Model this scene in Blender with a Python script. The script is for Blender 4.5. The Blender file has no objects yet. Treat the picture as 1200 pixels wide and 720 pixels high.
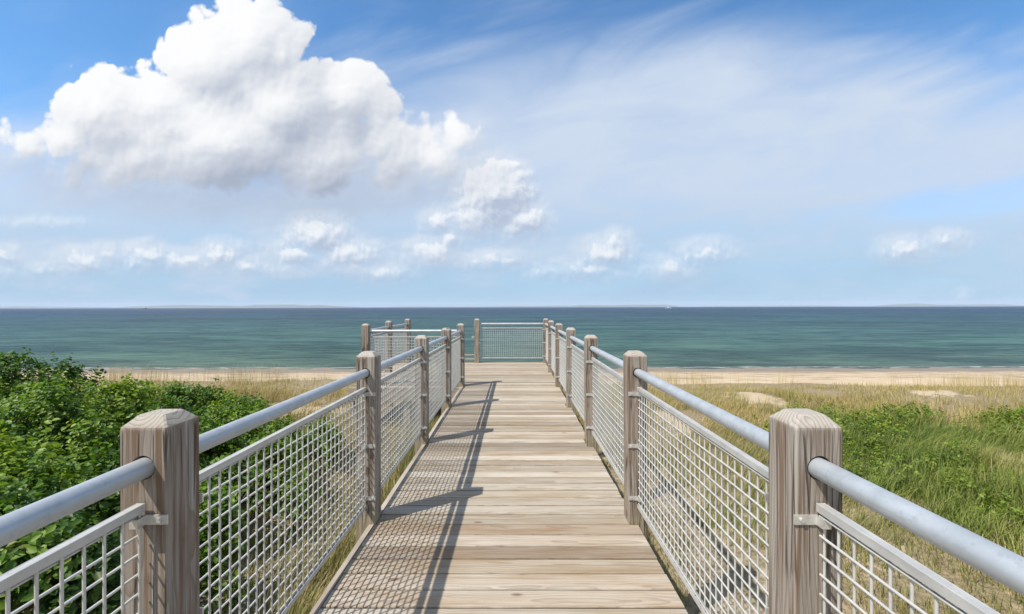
import bpy, bmesh, math, random
import numpy as np
from mathutils import Vector, Matrix
random.seed(7); RNG = np.random.default_rng(11)
scene = bpy.context.scene
# ---------------------------------------------------------------- sky
SUN_VEC = Vector((-0.612, -0.41, 1.0)).normalized()
SUN_EL = math.asin(SUN_VEC.z)
SUN_AZ = math.atan2(SUN_VEC.x, SUN_VEC.y)          # from +Y towards +X

class NB:
    """small helper to wire shader nodes"""
    def __init__(self, tree):
        self.t = tree; self.k = 0
    def n(self, typ, **props):
        nd = self.t.nodes.new(typ)
        nd.location = ((self.k % 40) * 180, -(self.k // 40) * 260); self.k += 1
        for a, v in props.items(): setattr(nd, a, v)
        return nd
    def put(self, sock, v):
        if isinstance(v, bpy.types.NodeSocket): self.t.links.new(v, sock)
        elif v is not None: sock.default_value = v
    def m(self, op, a, b=None, c=None, clamp=False):
        nd = self.n('ShaderNodeMath', operation=op, use_clamp=clamp)
        self.put(nd.inputs[0], a); self.put(nd.inputs[1], b); self.put(nd.inputs[2], c)
        return nd.outputs[0]
    def vm(self, op, a, b=None):
        nd = self.n('ShaderNodeVectorMath', operation=op)
        self.put(nd.inputs[0], a)
        if op == 'SCALE': self.put(nd.inputs['Scale'], b)
        elif b is not None: self.put(nd.inputs[1], b)
        return nd.outputs['Value'] if op in ('LENGTH', 'DOT_PRODUCT', 'DISTANCE') else nd.outputs[0]
    def comb(self, x, y, z=0.0):
        nd = self.n('ShaderNodeCombineXYZ')
        for i, v in enumerate((x, y, z)): self.put(nd.inputs[i], v)
        return nd.outputs[0]
    def sep(self, v):
        nd = self.n('ShaderNodeSeparateXYZ'); self.put(nd.inputs[0], v); return nd.outputs
    def noise(self, vec, scale, detail=4, rough=0.55, dist=0.0, color=False, lac=2.0, dim='3D'):
        nd = self.n('ShaderNodeTexNoise', noise_dimensions=dim)
        self.put(nd.inputs['Vector'], vec)
        for k_, v in (('Scale', scale), ('Detail', detail), ('Roughness', rough), ('Distortion', dist), ('Lacunarity', lac)):
            self.put(nd.inputs[k_], v)
        return nd.outputs['Color' if color else 'Fac']
    def vor(self, vec, scale, feature='F1', smooth=0.5, detail=0.0, rough=0.5, out='Distance', dim='3D', rand=1.0):
        nd = self.n('ShaderNodeTexVoronoi', feature=feature, voronoi_dimensions=dim)
        self.put(nd.inputs['Vector'], vec); self.put(nd.inputs['Scale'], scale)
        self.put(nd.inputs['Detail'], detail); self.put(nd.inputs['Roughness'], rough); self.put(nd.inputs['Randomness'], rand)
        if feature == 'SMOOTH_F1': self.put(nd.inputs['Smoothness'], smooth)
        return nd.outputs[out]
    def sstep(self, x, a, b, lo=0.0, hi=1.0):
        nd = self.n('ShaderNodeMapRange', interpolation_type='SMOOTHSTEP')
        self.put(nd.inputs[0], x); self.put(nd.inputs[1], a); self.put(nd.inputs[2], b)
        self.put(nd.inputs[3], lo); self.put(nd.inputs[4], hi)
        return nd.outputs[0]
    def lin(self, x, a, b, lo=0.0, hi=1.0):
        nd = self.n('ShaderNodeMapRange'); nd.clamp = True
        self.put(nd.inputs[0], x); self.put(nd.inputs[1], a); self.put(nd.inputs[2], b)
        self.put(nd.inputs[3], lo); self.put(nd.inputs[4], hi)
        return nd.outputs[0]
    def mix(self, f, a, b, blend='MIX'):
        nd = self.n('ShaderNodeMix', data_type='RGBA', blend_type=blend)
        self.put(nd.inputs[0], f)
        for s, v in ((nd.inputs[6], a), (nd.inputs[7], b)):
            if isinstance(v, (tuple, list)) and len(v) == 3: v = (*v, 1.0)
            self.put(s, v)
        return nd.outputs[2]
    def ramp(self, f, stops, interp='LINEAR'):
        nd = self.n('ShaderNodeValToRGB'); r = nd.color_ramp; r.interpolation = interp
        while len(r.elements) < len(stops): r.elements.new(0.5)
        for e, (p, c) in zip(r.elements, stops):
            e.position = p; e.color = (*c, 1.0) if len(c) == 3 else c
        self.put(nd.inputs[0], f)
        return nd.outputs[0]

def lin3(r, g, b):
    f = lambda c: (c / 255 / 12.92) if c / 255 <= 0.04045 else ((c / 255 + 0.055) / 1.055) ** 2.4
    return (f(r), f(g), f(b))

EXPOSURE = 0.5

def cloud_group(name, blobs, warp, nz, base=None, grow=1.0, amp=1.0, fine=True, sm=0.18):
    """height field of a bank of cumulus over the sky directions (U,V = direction ratios)"""
    g = bpy.data.node_groups.new(name, 'ShaderNodeTree')
    g.interface.new_socket('P', in_out='INPUT', socket_type='NodeSocketVector')
    g.interface.new_socket('H', in_out='OUTPUT', socket_type='NodeSocketFloat')
    b = NB(g); gi = b.n('NodeGroupInput'); go = b.n('NodeGroupOutput'); P = gi.outputs[0]
    Q = P
    if fine:
        w1 = b.vm('SCALE', b.vm('SUBTRACT', b.noise(P, nz * 1.1, 3, 0.5, color=True, dim='2D'), (0.5, 0.5, 0.5)), warp)
        Q = b.vm('ADD', P, w1)
    f = None
    for (x, y, rx, ry) in blobs:
        c = ((x - 602) / 100, (359.5 - y) / 100, 0)
        d = b.vm('MULTIPLY', b.vm('SUBTRACT', Q, c), (100 / rx, 100 / ry, 0))
        s = min(rx, ry) / 70.0 * grow
        h = b.m('MULTIPLY_ADD', b.vm('LENGTH', d), -s, s)
        f = h if f is None else b.m('SMOOTH_MAX', f, h, sm)
    if base is not None:                        # flat cloud base
        U, V, _ = b.sep(Q)
        f = b.m('SMOOTH_MIN', f, b.m('MULTIPLY', b.m('SUBTRACT', V, b.m('MULTIPLY_ADD', U, base[1], base[0])), base[2]), 0.35)
    if fine:
        v1 = b.vor(Q, nz * 2.3, 'F1', dim='2D', detail=2.6, rough=0.55)
        fb = b.noise(Q, nz * 3.0, 5, 0.6, dim='2D')
        bum = b.m('MULTIPLY_ADD', v1, -0.62 * amp, 0.30 * amp)
        f = b.m('ADD', f, b.m('MULTIPLY_ADD', fb, 0.34 * amp, bum))
    b.put(go.inputs[0], f)
    return g

BIG = [(292, 40, 62, 66), (240, 66, 66, 60), (330, 60, 44, 60), (180, 118, 66, 54), (112, 122, 66, 58), (74, 160, 56, 46), (25, 165, 52, 34),
       (330, 120, 78, 76), (404, 108, 58, 52), (255, 165, 150, 86), (375, 185, 100, 70), (440, 140, 40, 50),
       (160, 185, 120, 52), (134, 156, 66, 48), (155, 150, 60, 50), (445, 165, 56, 52), (450, 205, 50, 40), (165, 140, 50, 40), (556, 205, 34, 26), (468, 182, 52, 52), (506, 184, 58, 50), (536, 160, 36, 36), (460, 200, 60, 44), (90, 200, 60, 34), (240, 205, 150, 46), (370, 212, 100, 44)]
MID = [(580, 226, 54, 50), (612, 256, 40, 30), (562, 252, 44, 30), (592, 206, 26, 20), (372, 274, 46, 30), (404, 296, 54, 24), (346, 296, 46, 22), (515, 258, 26, 18),
       (508, 296, 40, 24), (526, 280, 18, 18), (578, 304, 46, 16), (712, 298, 42, 25), (694, 316, 60, 16), (722, 284, 24, 18), (828, 296, 44, 19), (785, 314, 40, 18),
       (1058, 293, 38, 18), (1108, 282, 30, 13), (98, 304, 50, 20), (118, 296, 24, 14), (212, 304, 56, 18), (256, 297, 40, 21), (288, 310, 38, 16), (170, 300, 40, 22),
       (2, 298, 26, 16), (5, 315, 24, 12), (40, 314, 34, 12), (450, 318, 40, 16), (335, 312, 46, 15), (1127, 345, 9, 7), (46, 259, 46, 7), (640, 318, 30, 11), (420, 312, 40, 16)]

def build_world():
    w = bpy.data.worlds.new('World'); bpy.context.scene.world = w; w.use_nodes = True
    t = w.node_tree; t.nodes.clear(); b = NB(t)
    sky = b.n('ShaderNodeTexSky', sky_type='NISHITA')
    sky.sun_disc = False; sky.sun_elevation = SUN_EL; sky.sun_rotation = SUN_AZ
    sky.altitude = 0; sky.air_density = 1.0; sky.dust_density = 0.3; sky.ozone_density = 3.0
    tc = b.n('ShaderNodeTexCoord').outputs['Generated']
    x, y, z = b.sep(tc)
    ym = b.m('MAXIMUM', y, 0.05)
    U = b.m('DIVIDE', b.m('MULTIPLY', x, 5.05), ym); V = b.m('DIVIDE', b.m('MULTIPLY', z, 5.05), ym)
    front = b.sstep(y, 0.06, 0.25); above = b.sstep(z, -0.01, 0.004)
    P = b.comb(U, V, 0.0)
    STR = 0.13
    k = 1.0 / STR / 2 ** EXPOSURE
    def L(c): return tuple(v * k for v in lin3(*c))
    # blue deepened a little towards the zenith
    base = b.mix(1.0, sky.outputs[0], b.ramp(b.lin(z, 0.0, 0.8), [(0.0, (0.62, 0.80, 1.00)), (0.12, (0.60, 0.82, 1.02)), (0.35, (0.60, 0.90, 1.06)), (0.65, (0.60, 0.92, 1.08)), (1.0, (0.8, 0.95, 1.05))]), 'MULTIPLY')
    # thin high veil
    PV = b.comb(b.m('ADD', U, b.m('MULTIPLY', V, -1.2)), b.m('ADD', b.m('MULTIPLY', V, 2.0), b.m('MULTIPLY', U, -0.35)), 3.3)
    vn = b.noise(PV, 0.42, 6, 0.5, 0.6)
    vn2 = b.noise(b.comb(b.m('MULTIPLY', U, 0.35), b.m('ADD', V, b.m('MULTIPLY', U, -0.16)), 7.0), 2.3, 5, 0.55, 0.4)
    vshape = b.m('SUBTRACT', 1.0, b.vm('LENGTH', b.vm('MULTIPLY', b.vm('SUBTRACT', P, (2.0, 1.6, 0)), (1 / 5.4, 1 / 1.75, 0))))
    vs = b.m('ADD', vshape, b.m('MULTIPLY', b.m('SUBTRACT', vn, 0.5), 1.3))
    veil = b.m('MULTIPLY', b.sstep(vs, -0.20, 0.55), b.m('ADD', 0.95, b.m('MULTIPLY', b.m('SUBTRACT', vn2, 0.5), 0.75)), clamp=True)
    streak = b.m('MULTIPLY', b.sstep(b.m('ADD', b.m('MULTIPLY', vn2, 0.6), b.m('MULTIPLY', vn, 0.4)), 0.48, 0.72), b.m('MULTIPLY', b.sstep(V, 5.0, 0.6), 0.45))
    veil = b.m('MAXIMUM', veil, streak)
    tilt = b.m('ADD', V, b.m('ADD', b.m('MULTIPLY', b.sstep(U, 0.5, -3.5), 0.75), b.m('MULTIPLY', b.m('SUBTRACT', vn, 0.5), 2.4)))
    lowv = b.m('MULTIPLY', b.sstep(tilt, 3.5, 1.7), b.m('MULTIPLY_ADD', vn2, 0.34, 0.76))
    gp = b.vm('SUBTRACT', P, (6.0, 1.33, 0))
    gx, gy, _ = b.sep(gp)
    gq = b.vm('LENGTH', b.comb(b.m('MULTIPLY', gx, 1 / 2.3), b.m('MULTIPLY', b.m('SUBTRACT', gy, b.m('MULTIPLY', gx, 0.13)), 1 / 0.24), 0.0))
    gap = b.m('MULTIPLY', b.sstep(b.m('ADD', gq, b.m('MULTIPLY', b.m('SUBTRACT', vn2, 0.5), 1.6)), 1.2, 0.35), 0.36)
    lowv = b.m('MULTIPLY', lowv, b.m('SUBTRACT', 1.0, gap)); veil = b.m('MULTIPLY', veil, b.m('SUBTRACT', 1.0, gap))
    nb = b.noise(b.vm('MULTIPLY', tc, (1.0, 1.0, 2.2)), 1.8, 5, 0.55)
    back = b.m('MULTIPLY', b.sstep(nb, 0.30, 0.54), 0.92)  # pale cloud added to the unseen sky, whitens the blue fill in shadows
    veil = b.m('ADD', b.m('MULTIPLY', b.m('MAXIMUM', veil, lowv), front), b.m('MULTIPLY', back, b.m('SUBTRACT', 1.0, front)))
    veilc = b.ramp(b.lin(V, 0.0, 4.0), [(0.0, L((162, 197, 226))), (0.12, L((174, 205, 231))), (0.34, L((203, 218, 238))), (1.0, L((212, 224, 241)))])
    col = b.mix(veil, base, veilc)
    # soft distant bank low over the water
    bk = b.noise(b.comb(b.m('MULTIPLY', U, 0.9), b.m('MULTIPLY', V, 2.4), 2.0), 1.25, 6, 0.55)
    bk = b.m('ADD', bk, b.m('MULTIPLY', b.m('ABSOLUTE', b.m('SUBTRACT', V, 0.62)), -0.42))
    bk = b.m('MULTIPLY', b.sstep(bk, 0.32, 0.54), b.m('MULTIPLY', b.sstep(U, 2.2, -0.6, 0.25, 0.52), front))
    bk = b.m('MULTIPLY', bk, above)
    col = b.mix(bk, col, b.mix(b.sstep(vn2, 0.35, 0.65), L((190, 207, 230)), L((214, 224, 239))))
    # cumulus: the relief of the height field towards the sun shades it
    def layer(name, grp, coarse, d1, d2, soft_lo, soft_hi, vsoft, shade, white, opac, k1, k2, br0, vg, halo=1.0):
        def ev(g_, p):
            nd = b.n('ShaderNodeGroup'); nd.node_tree = g_; b.put(nd.inputs[0], p); return nd.outputs[0]
        H = ev(grp, P); H1 = ev(grp, b.vm('ADD', P, d1)); C1 = ev(coarse, P); C2 = ev(coarse, b.vm('ADD', P, d2))
        soft = b.lin(V, vsoft[0], vsoft[1], soft_lo, soft_hi)
        a = b.sstep(b.m('DIVIDE', b.m('SUBTRACT', H, 0.05), soft), 0.0, 1.0)
        a = b.m('MAXIMUM', a, b.m('MULTIPLY', b.sstep(b.m('ADD', b.m('MULTIPLY', C1, 0.75), b.m('MULTIPLY', H, 0.25)), -0.30 * halo, 0.22 * halo), b.sstep(V, 2.5, 1.5, 0.04, 0.42)))
        li = b.m('ADD', b.m('MULTIPLY', b.m('SUBTRACT', H, H1), k1), b.m('MULTIPLY', b.m('SUBTRACT', C1, C2), k2))
        br = b.m('ADD', b.m('ADD', br0, li), vg(b))
        br = b.m('MINIMUM', b.m('MAXIMUM', br, 0.0), 1.0)
        mixc = lambda q: L(tuple((1 - q) * s + q * w_ for s, w_ in zip(shade, white)))
        cc = b.ramp(br, [(0.0, mixc(0)), (0.4, mixc(0.5)), (0.75, mixc(1)), (1.0, L((254, 254, 255)))])
        return b.m('MULTIPLY', a, opac), cc
    def bgr(c):
        nd = b.n('ShaderNodeBackground'); b.put(nd.inputs[0], c); nd.inputs[1].default_value = STR; return nd.outputs[0]
    def shmix(f, s1, s2):
        nd = b.n('ShaderNodeMixShader'); b.put(nd.inputs[0], f); b.put(nd.inputs[1], s1); b.put(nd.inputs[2], s2); return nd.outputs[0]
    def box(u0, u1, v0, v1):
        f = b.m('MULTIPLY', b.m('GREATER_THAN', U, u0), b.m('LESS_THAN', U, u1))
        f = b.m('MULTIPLY', f, b.m('MULTIPLY', b.m('GREATER_THAN', V, v0), b.m('LESS_THAN', V, v1)))
        return b.m('MULTIPLY', f, b.m('GREATER_THAN', y, 0.3))
    mid = cloud_group('small_cumulus', MID, 0.15, 2.6, None, 2.4, 0.62)
    midc = cloud_group('small_cumulus_mass', MID, 0.15, 2.6, None, 2.4, fine=False, sm=0.08)
    am, cm = layer('mid', mid, midc, (-0.03, 0.05, 0), (-0.05, 0.10, 0), 0.62, 0.40, (0.2, 1.5), (180, 192, 214), (240, 244, 249),
                   b.lin(V, 0.1, 1.3, 0.60, 0.88), 1.2, 0.75, 0.46, lambda b: 0.0, 0.8)
    big = cloud_group('great_cumulus', BIG, 0.24, 1.0, (0.90, 0.0, 1.3), 1.0, 0.62)
    bigc = cloud_group('great_cumulus_mass', BIG, 0.24, 1.0, (0.90, 0.0, 1.3), 1.0, fine=False, sm=0.07)
    ab, cb = layer('big', big, bigc, (-0.035, 0.05, 0), (-0.22, 0.40, 0), 0.70, 0.13, (1.15, 2.4), (170, 180, 199), (243, 245, 248),
                   1.0, 0.62, 0.60, 0.49, lambda b: b.m('ADD', b.m('MULTIPLY', b.m('MINIMUM', b.m('SUBTRACT', V, 1.95), 1.0), 0.20), b.m('MULTIPLY', b.m('MULTIPLY', b.sstep(U, -4.4, -2.2), b.sstep(U, -1.3, -1.75)), -0.13)))
    sh0 = bgr(col)
    sh1 = shmix(box(-7.2, 6.6, 0.05, 2.0), sh0, bgr(b.mix(am, col, cm)))
    sh2 = shmix(box(-7.4, 0.2, 0.9, 5.2), sh1, shmix(ab, sh1, bgr(cb)))
    out = b.n('ShaderNodeOutputWorld'); b.put(out.inputs[0], sh2)
    w.cycles.sampling_method = 'NONE'
def build_camera():
    cd = bpy.data.cameras.new('camera'); cam = bpy.data.objects.new('camera', cd)
    scene.collection.objects.link(cam); scene.camera = cam
    cd.sensor_width = 36; cd.lens = 36 * 505 / 1200; cd.clip_start = 0.02; cd.clip_end = 60000
    R = Matrix.Rotation(2 / 505, 4, 'Z') @ Matrix.Rotation(math.radians(90), 4, 'X') @ Matrix.Rotation(-0.0021, 4, 'Z')
    cam.matrix_world = Matrix.Translation((0, 0, 1.56)) @ R
def build_sun():
    ld = bpy.data.lights.new('sun', 'SUN'); ld.energy = 4.4; ld.angle = math.radians(0.53); ld.color = (1.0, 0.94, 0.85)
    o = bpy.data.objects.new('sun', ld); scene.collection.objects.link(o)
    o.rotation_euler = SUN_VEC.to_track_quat('Z', 'Y').to_euler(); o.location = SUN_VEC * 60
def setup():
    v = scene.view_settings; v.view_transform = 'Standard'; v.look = 'None'; v.gamma = 1; v.use_curve_mapping = False; v.exposure = EXPOSURE
    scene.display_settings.display_device = 'sRGB'
    c = scene.cycles; c.max_bounces = 8; c.diffuse_bounces = 3; c.glossy_bounces = 3; c.transmission_bounces = 4; c.volume_bounces = 1
    c.transparent_max_bounces = 8; c.use_denoising = True; c.sample_clamp_indirect = 6
# ---------------------------------------------------------------- materials
def new_mat(name):
    m = bpy.data.materials.new(name); m.use_nodes = True
    t = m.node_tree; t.nodes.clear(); b = NB(t)
    p = b.n('ShaderNodeBsdfPrincipled'); o = b.n('ShaderNodeOutputMaterial')
    t.links.new(p.outputs[0], o.inputs['Surface'])
    return m, b, p, o
def attr(b, name, out='Vector'):
    nd = b.n('ShaderNodeAttribute'); nd.attribute_name = name; return nd.outputs[out]
def objco(b): return b.n('ShaderNodeTexCoord').outputs['Object']
def bump(b, h, strength, dist):
    nd = b.n('ShaderNodeBump'); b.put(nd.inputs['Strength'], strength); b.put(nd.inputs['Distance'], dist); b.put(nd.inputs['Height'], h)
    return nd.outputs[0]

def wood_solid(b, along, across, up, rnd, freq, pith):
    """rings of a tree around a wandering pith: gives cathedral grain on faces and rings on end grain"""
    a = b.comb(b.m('MULTIPLY', along, 0.9), b.m('MULTIPLY', across, 3.0), b.m('MULTIPLY_ADD', rnd, 37.0, b.m('MULTIPLY', up, 3.0)))
    w = b.vm('SUBTRACT', b.noise(a, 1.3, 3, 0.55, color=True), (0.5, 0.5, 0.5))
    wx, wy, wz = b.sep(w)
    ax = b.m('ADD', b.m('ADD', across, pith[0]), b.m('MULTIPLY', wx, 0.10))
    az = b.m('ADD', b.m('ADD', up, pith[1]), b.m('MULTIPLY', wy, 0.10))
    r = b.m('SQRT', b.m('ADD', b.m('MULTIPLY', ax, ax), b.m('MULTIPLY', az, az)))
    ph = b.m('MULTIPLY', r, freq)
    fr = b.m('FRACT', ph)
    late = b.m('POWER', fr, 2.6)                                   # slow rise to dark latewood, sharp drop
    late = b.m('MULTIPLY', late, b.sstep(fr, 1.0, 0.93))
    fib = b.noise(b.comb(b.m('MULTIPLY', along, 5.0), b.m('MULTIPLY', across, 210.0), b.m('MULTIPLY_ADD', rnd, 91.0, b.m('MULTIPLY', up, 210.0))), 1.0, 3, 0.6)
    return late, fib

def m_deck():
    m, b, p, o = new_mat('weathered deck wood')
    lp = attr(b, 'lp'); rr = attr(b, 'rnd', 'Color')
    x, y, z = b.sep(lp)
    s3 = b.n('ShaderNodeSeparateColor'); b.put(s3.inputs[0], rr); r1, r2, r3 = s3.outputs[0], s3.outputs[1], s3.outputs[2]
    late, fib = wood_solid(b, x, y, z, r1, 70.0, (b.m('MULTIPLY_ADD', r2, 0.16, -0.08), b.m('MULTIPLY_ADD', r3, 0.07, 0.015)))
    tint = b.ramp(r1, [(0.0, (0.353, 0.290, 0.223)), (0.18, (0.420, 0.382, 0.332)), (0.36, (0.336, 0.307, 0.273)), (0.52, (0.470, 0.437, 0.391)), (0.68, (0.378, 0.315, 0.260)), (0.84, (0.504, 0.466, 0.416)), (1.0, (0.386, 0.357, 0.319))])
    blot = b.noise(b.comb(b.m('MULTIPLY', x, 1.6), b.m('MULTIPLY', y, 9.0), b.m('MULTIPLY', r2, 50.0)), 1.0, 4, 0.6)
    c = b.mix(b.sstep(blot, 0.38, 0.72), tint, b.mix(1.0, tint, (0.80, 0.70, 0.58), 'MULTIPLY'))
    streak = b.noise(b.comb(b.m('MULTIPLY', x, 0.8), b.m('MULTIPLY', y, 34.0), b.m('MULTIPLY', r3, 70.0)), 1.0, 4, 0.65)
    c = b.mix(b.sstep(streak, 0.52, 0.74, 0.0, 0.62), c, (0.17, 0.13, 0.095))
    c = b.mix(b.sstep(streak, 0.44, 0.26, 0.0, 0.35), c, (0.52, 0.475, 0.41))
    c = b.mix(b.m('MULTIPLY', late, 0.58), c, b.mix(r2, (0.19, 0.12, 0.07), (0.17, 0.14, 0.115)))
    c = b.mix(b.lin(fib, 0.35, 0.75, 0.0, 0.30), c, (0.15, 0.12, 0.10))
    # seam shade painted dark along the board edges, mixed with damp and dirt stain
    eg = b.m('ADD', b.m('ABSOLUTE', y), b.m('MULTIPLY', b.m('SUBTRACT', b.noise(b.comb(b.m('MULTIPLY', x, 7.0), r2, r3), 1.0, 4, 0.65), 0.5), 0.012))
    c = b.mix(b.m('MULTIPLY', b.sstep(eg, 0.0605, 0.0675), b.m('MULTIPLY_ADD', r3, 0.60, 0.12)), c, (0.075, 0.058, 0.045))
    # knots
    kv = b.comb(b.m('MULTIPLY', x, 1.0), b.m('MULTIPLY', y, 2.4), b.m('MULTIPLY', r1, 60.0))
    kd = b.vor(kv, 2.1, 'F1', dim='3D')
    kn = b.sstep(kd, 0.105, 0.035)
    c = b.mix(b.m('MULTIPLY', kn, 0.75), c, (0.115, 0.065, 0.04))
    c = b.mix(1.0, c, b.ramp(r2, [(0.0, (0.72, 0.70, 0.65)), (0.35, (0.95, 0.92, 0.83)), (0.7, (1.03, 1.02, 0.96)), (1.0, (1.15, 1.14, 1.08))]), 'MULTIPLY')
    big = b.noise(objco(b), 0.7, 4, 0.6)
    c = b.mix(b.sstep(big, 0.55, 0.8, 0.0, 0.22), c, (0.24, 0.25, 0.20))
    b.put(p.inputs['Base Color'], c); p.inputs['Roughness'].default_value = 0.82; p.inputs['Specular IOR Level'].default_value = 0.25
    h = b.m('ADD', b.m('MULTIPLY', late, 0.5), b.m('MULTIPLY', fib, 0.7))
    h = b.m('SUBTRACT', h, b.m('MULTIPLY', b.sstep(streak, 0.58, 0.75), 0.8))
    b.put(p.inputs['Normal'], bump(b, h, 0.55, 0.0025))
    return m

def m_post():
    m, b, p, o = new_mat('weathered post timber')
    oc = objco(b); ri = b.n('ShaderNodeObjectInfo').outputs['Random']
    x, y, z = b.sep(oc)
    zz = b.m('MULTIPLY_ADD', ri, 13.0, z)
    late, fib = wood_solid(b, zz, x, y, ri, 78.0, (b.m('MULTIPLY_ADD', b.m('FRACT', b.m('MULTIPLY', ri, 17.3)), 0.08, -0.04), b.m('MULTIPLY_ADD', b.m('FRACT', b.m('MULTIPLY', ri, 7.7)), 0.06, 0.0)))
    tint = b.ramp(b.m('FRACT', b.m('MULTIPLY', ri, 5.13)), [(0.0, (0.291, 0.261, 0.226)), (0.35, (0.344, 0.323, 0.290)), (0.7, (0.266, 0.233, 0.197)), (1.0, (0.328, 0.287, 0.242))])
    st = b.noise(b.comb(b.m('MULTIPLY', x, 42.0), b.m('MULTIPLY', y, 42.0), b.m('MULTIPLY', zz, 1.1)), 1.0, 4, 0.65)
    c = b.mix(b.m('MULTIPLY', b.sstep(st, 0.46, 0.64, 0.0, 0.9), b.sstep(z, 1.225, 1.19)), tint, (0.15, 0.095, 0.06))
    c = b.mix(b.sstep(st, 0.46, 0.28, 0.0, 0.65), c, (0.43, 0.405, 0.36))
    c = b.mix(b.m('MULTIPLY', late, 0.66), c, (0.14, 0.09, 0.055))
    # green grey algae and bleached heads
    c = b.mix(b.m('MULTIPLY', b.sstep(z, 0.35, 0.02), b.sstep(b.noise(oc, 5.0, 3), 0.35, 0.65, 0.0, 0.45)), c, (0.33, 0.27, 0.13))
    c = b.mix(b.m('MULTIPLY', b.sstep(z, 1.195, 1.215, 0.0, 0.45), b.m('SUBTRACT', 1.0, b.m('MULTIPLY', late, 0.7))), c, (0.46, 0.435, 0.39))
    # drying cracks
    ck = b.vor(b.comb(b.m('MULTIPLY', x, 26.0), b.m('MULTIPLY', y, 26.0), b.m('MULTIPLY', zz, 0.9)), 1.0, 'DISTANCE_TO_EDGE')
    ckm = b.m('MULTIPLY', b.m('MULTIPLY', b.sstep(ck, 0.060, 0.01), b.sstep(z, 1.20, 1.17)), b.sstep(b.noise(b.comb(x, y, b.m('MULTIPLY', zz, 0.8)), 3.0, 2), 0.43, 0.55))
    c = b.mix(b.m('MULTIPLY', ckm, 0.8), c, (0.055, 0.04, 0.03))
    # knots
    kd = b.vor(b.comb(b.m('MULTIPLY', x, 1.5), b.m('MULTIPLY', y, 1.5), zz), 3.6, 'F1')
    kn = b.sstep(kd, 0.16, 0.06)
    c = b.mix(b.m('MULTIPLY', kn, 0.8), c, (0.10, 0.055, 0.035))
    b.put(p.inputs['Base Color'], c); p.inputs['Roughness'].default_value = 0.85; p.inputs['Specular IOR Level'].default_value = 0.2
    h = b.m('ADD', b.m('MULTIPLY', late, 0.5), b.m('MULTIPLY', fib, 0.6))
    h = b.m('SUBTRACT', h, b.m('MULTIPLY', ckm, 2.0))
    b.put(p.inputs['Normal'], bump(b, h, 0.6, 0.003))
    return m

def m_lumber():
    m, b, p, o = new_mat('rough framing lumber')
    oc = objco(b); x, y, z = b.sep(oc)
    st = b.noise(b.comb(b.m('MULTIPLY', x, 1.2), b.m('MULTIPLY', y, 1.2), b.m('MULTIPLY', z, 40.0)), 1.0, 4, 0.65)
    c = b.ramp(st, [(0.25, (0.46, 0.41, 0.35)), (0.5, (0.33, 0.285, 0.23)), (0.75, (0.17, 0.13, 0.10))])
    b.put(p.inputs['Base Color'], c); p.inputs['Roughness'].default_value = 0.85; p.inputs['Specular IOR Level'].default_value = 0.2
    b.put(p.inputs['Normal'], bump(b, st, 0.5, 0.003))
    return m

def m_galv(name, col, rough, metal):
    m, b, p, o = new_mat(name)
    oc = b.n('ShaderNodeNewGeometry').outputs['Position']
    n1 = b.noise(oc, 9.0, 5, 0.6); n2 = b.vor(oc, 55.0, 'F1', out='Color')
    s = b.n('ShaderNodeSeparateColor'); b.put(s.inputs[0], n2)
    dk = tuple(v * 0.84 for v in col); lt = tuple(min(1, v * 1.08) for v in col)
    c = b.mix(b.sstep(n1, 0.25, 0.8), dk, lt)
    c = b.mix(b.m('MULTIPLY', s.outputs[0], 0.22), c, tuple(v * 0.8 for v in col))
    n3 = b.noise(b.vm('MULTIPLY', oc, (30.0, 4.0, 30.0)), 1.0, 4, 0.6)
    c = b.mix(b.sstep(n3, 0.58, 0.80, 0.0, 0.5), c, (0.24, 0.23, 0.22))
    n4 = b.noise(oc, 38.0, 6, 0.7)
    c = b.mix(b.sstep(n4, 0.52, 0.75, 0.0, 0.5), c, tuple(v * 0.58 for v in col))
    c = b.mix(b.sstep(b.noise(oc, 2.3, 5, 0.65), 0.5, 0.72, 0.0, 0.35), c, tuple(v * 0.72 for v in col))
    b.put(p.inputs['Base Color'], c); p.inputs['Metallic'].default_value = metal
    b.put(p.inputs['Roughness'], b.lin(n1, 0.3, 0.7, rough - 0.03, rough + 0.05))
    b.put(p.inputs['Normal'], bump(b, b.noise(oc, 60.0, 3), 0.10, 0.002))
    return m

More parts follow.
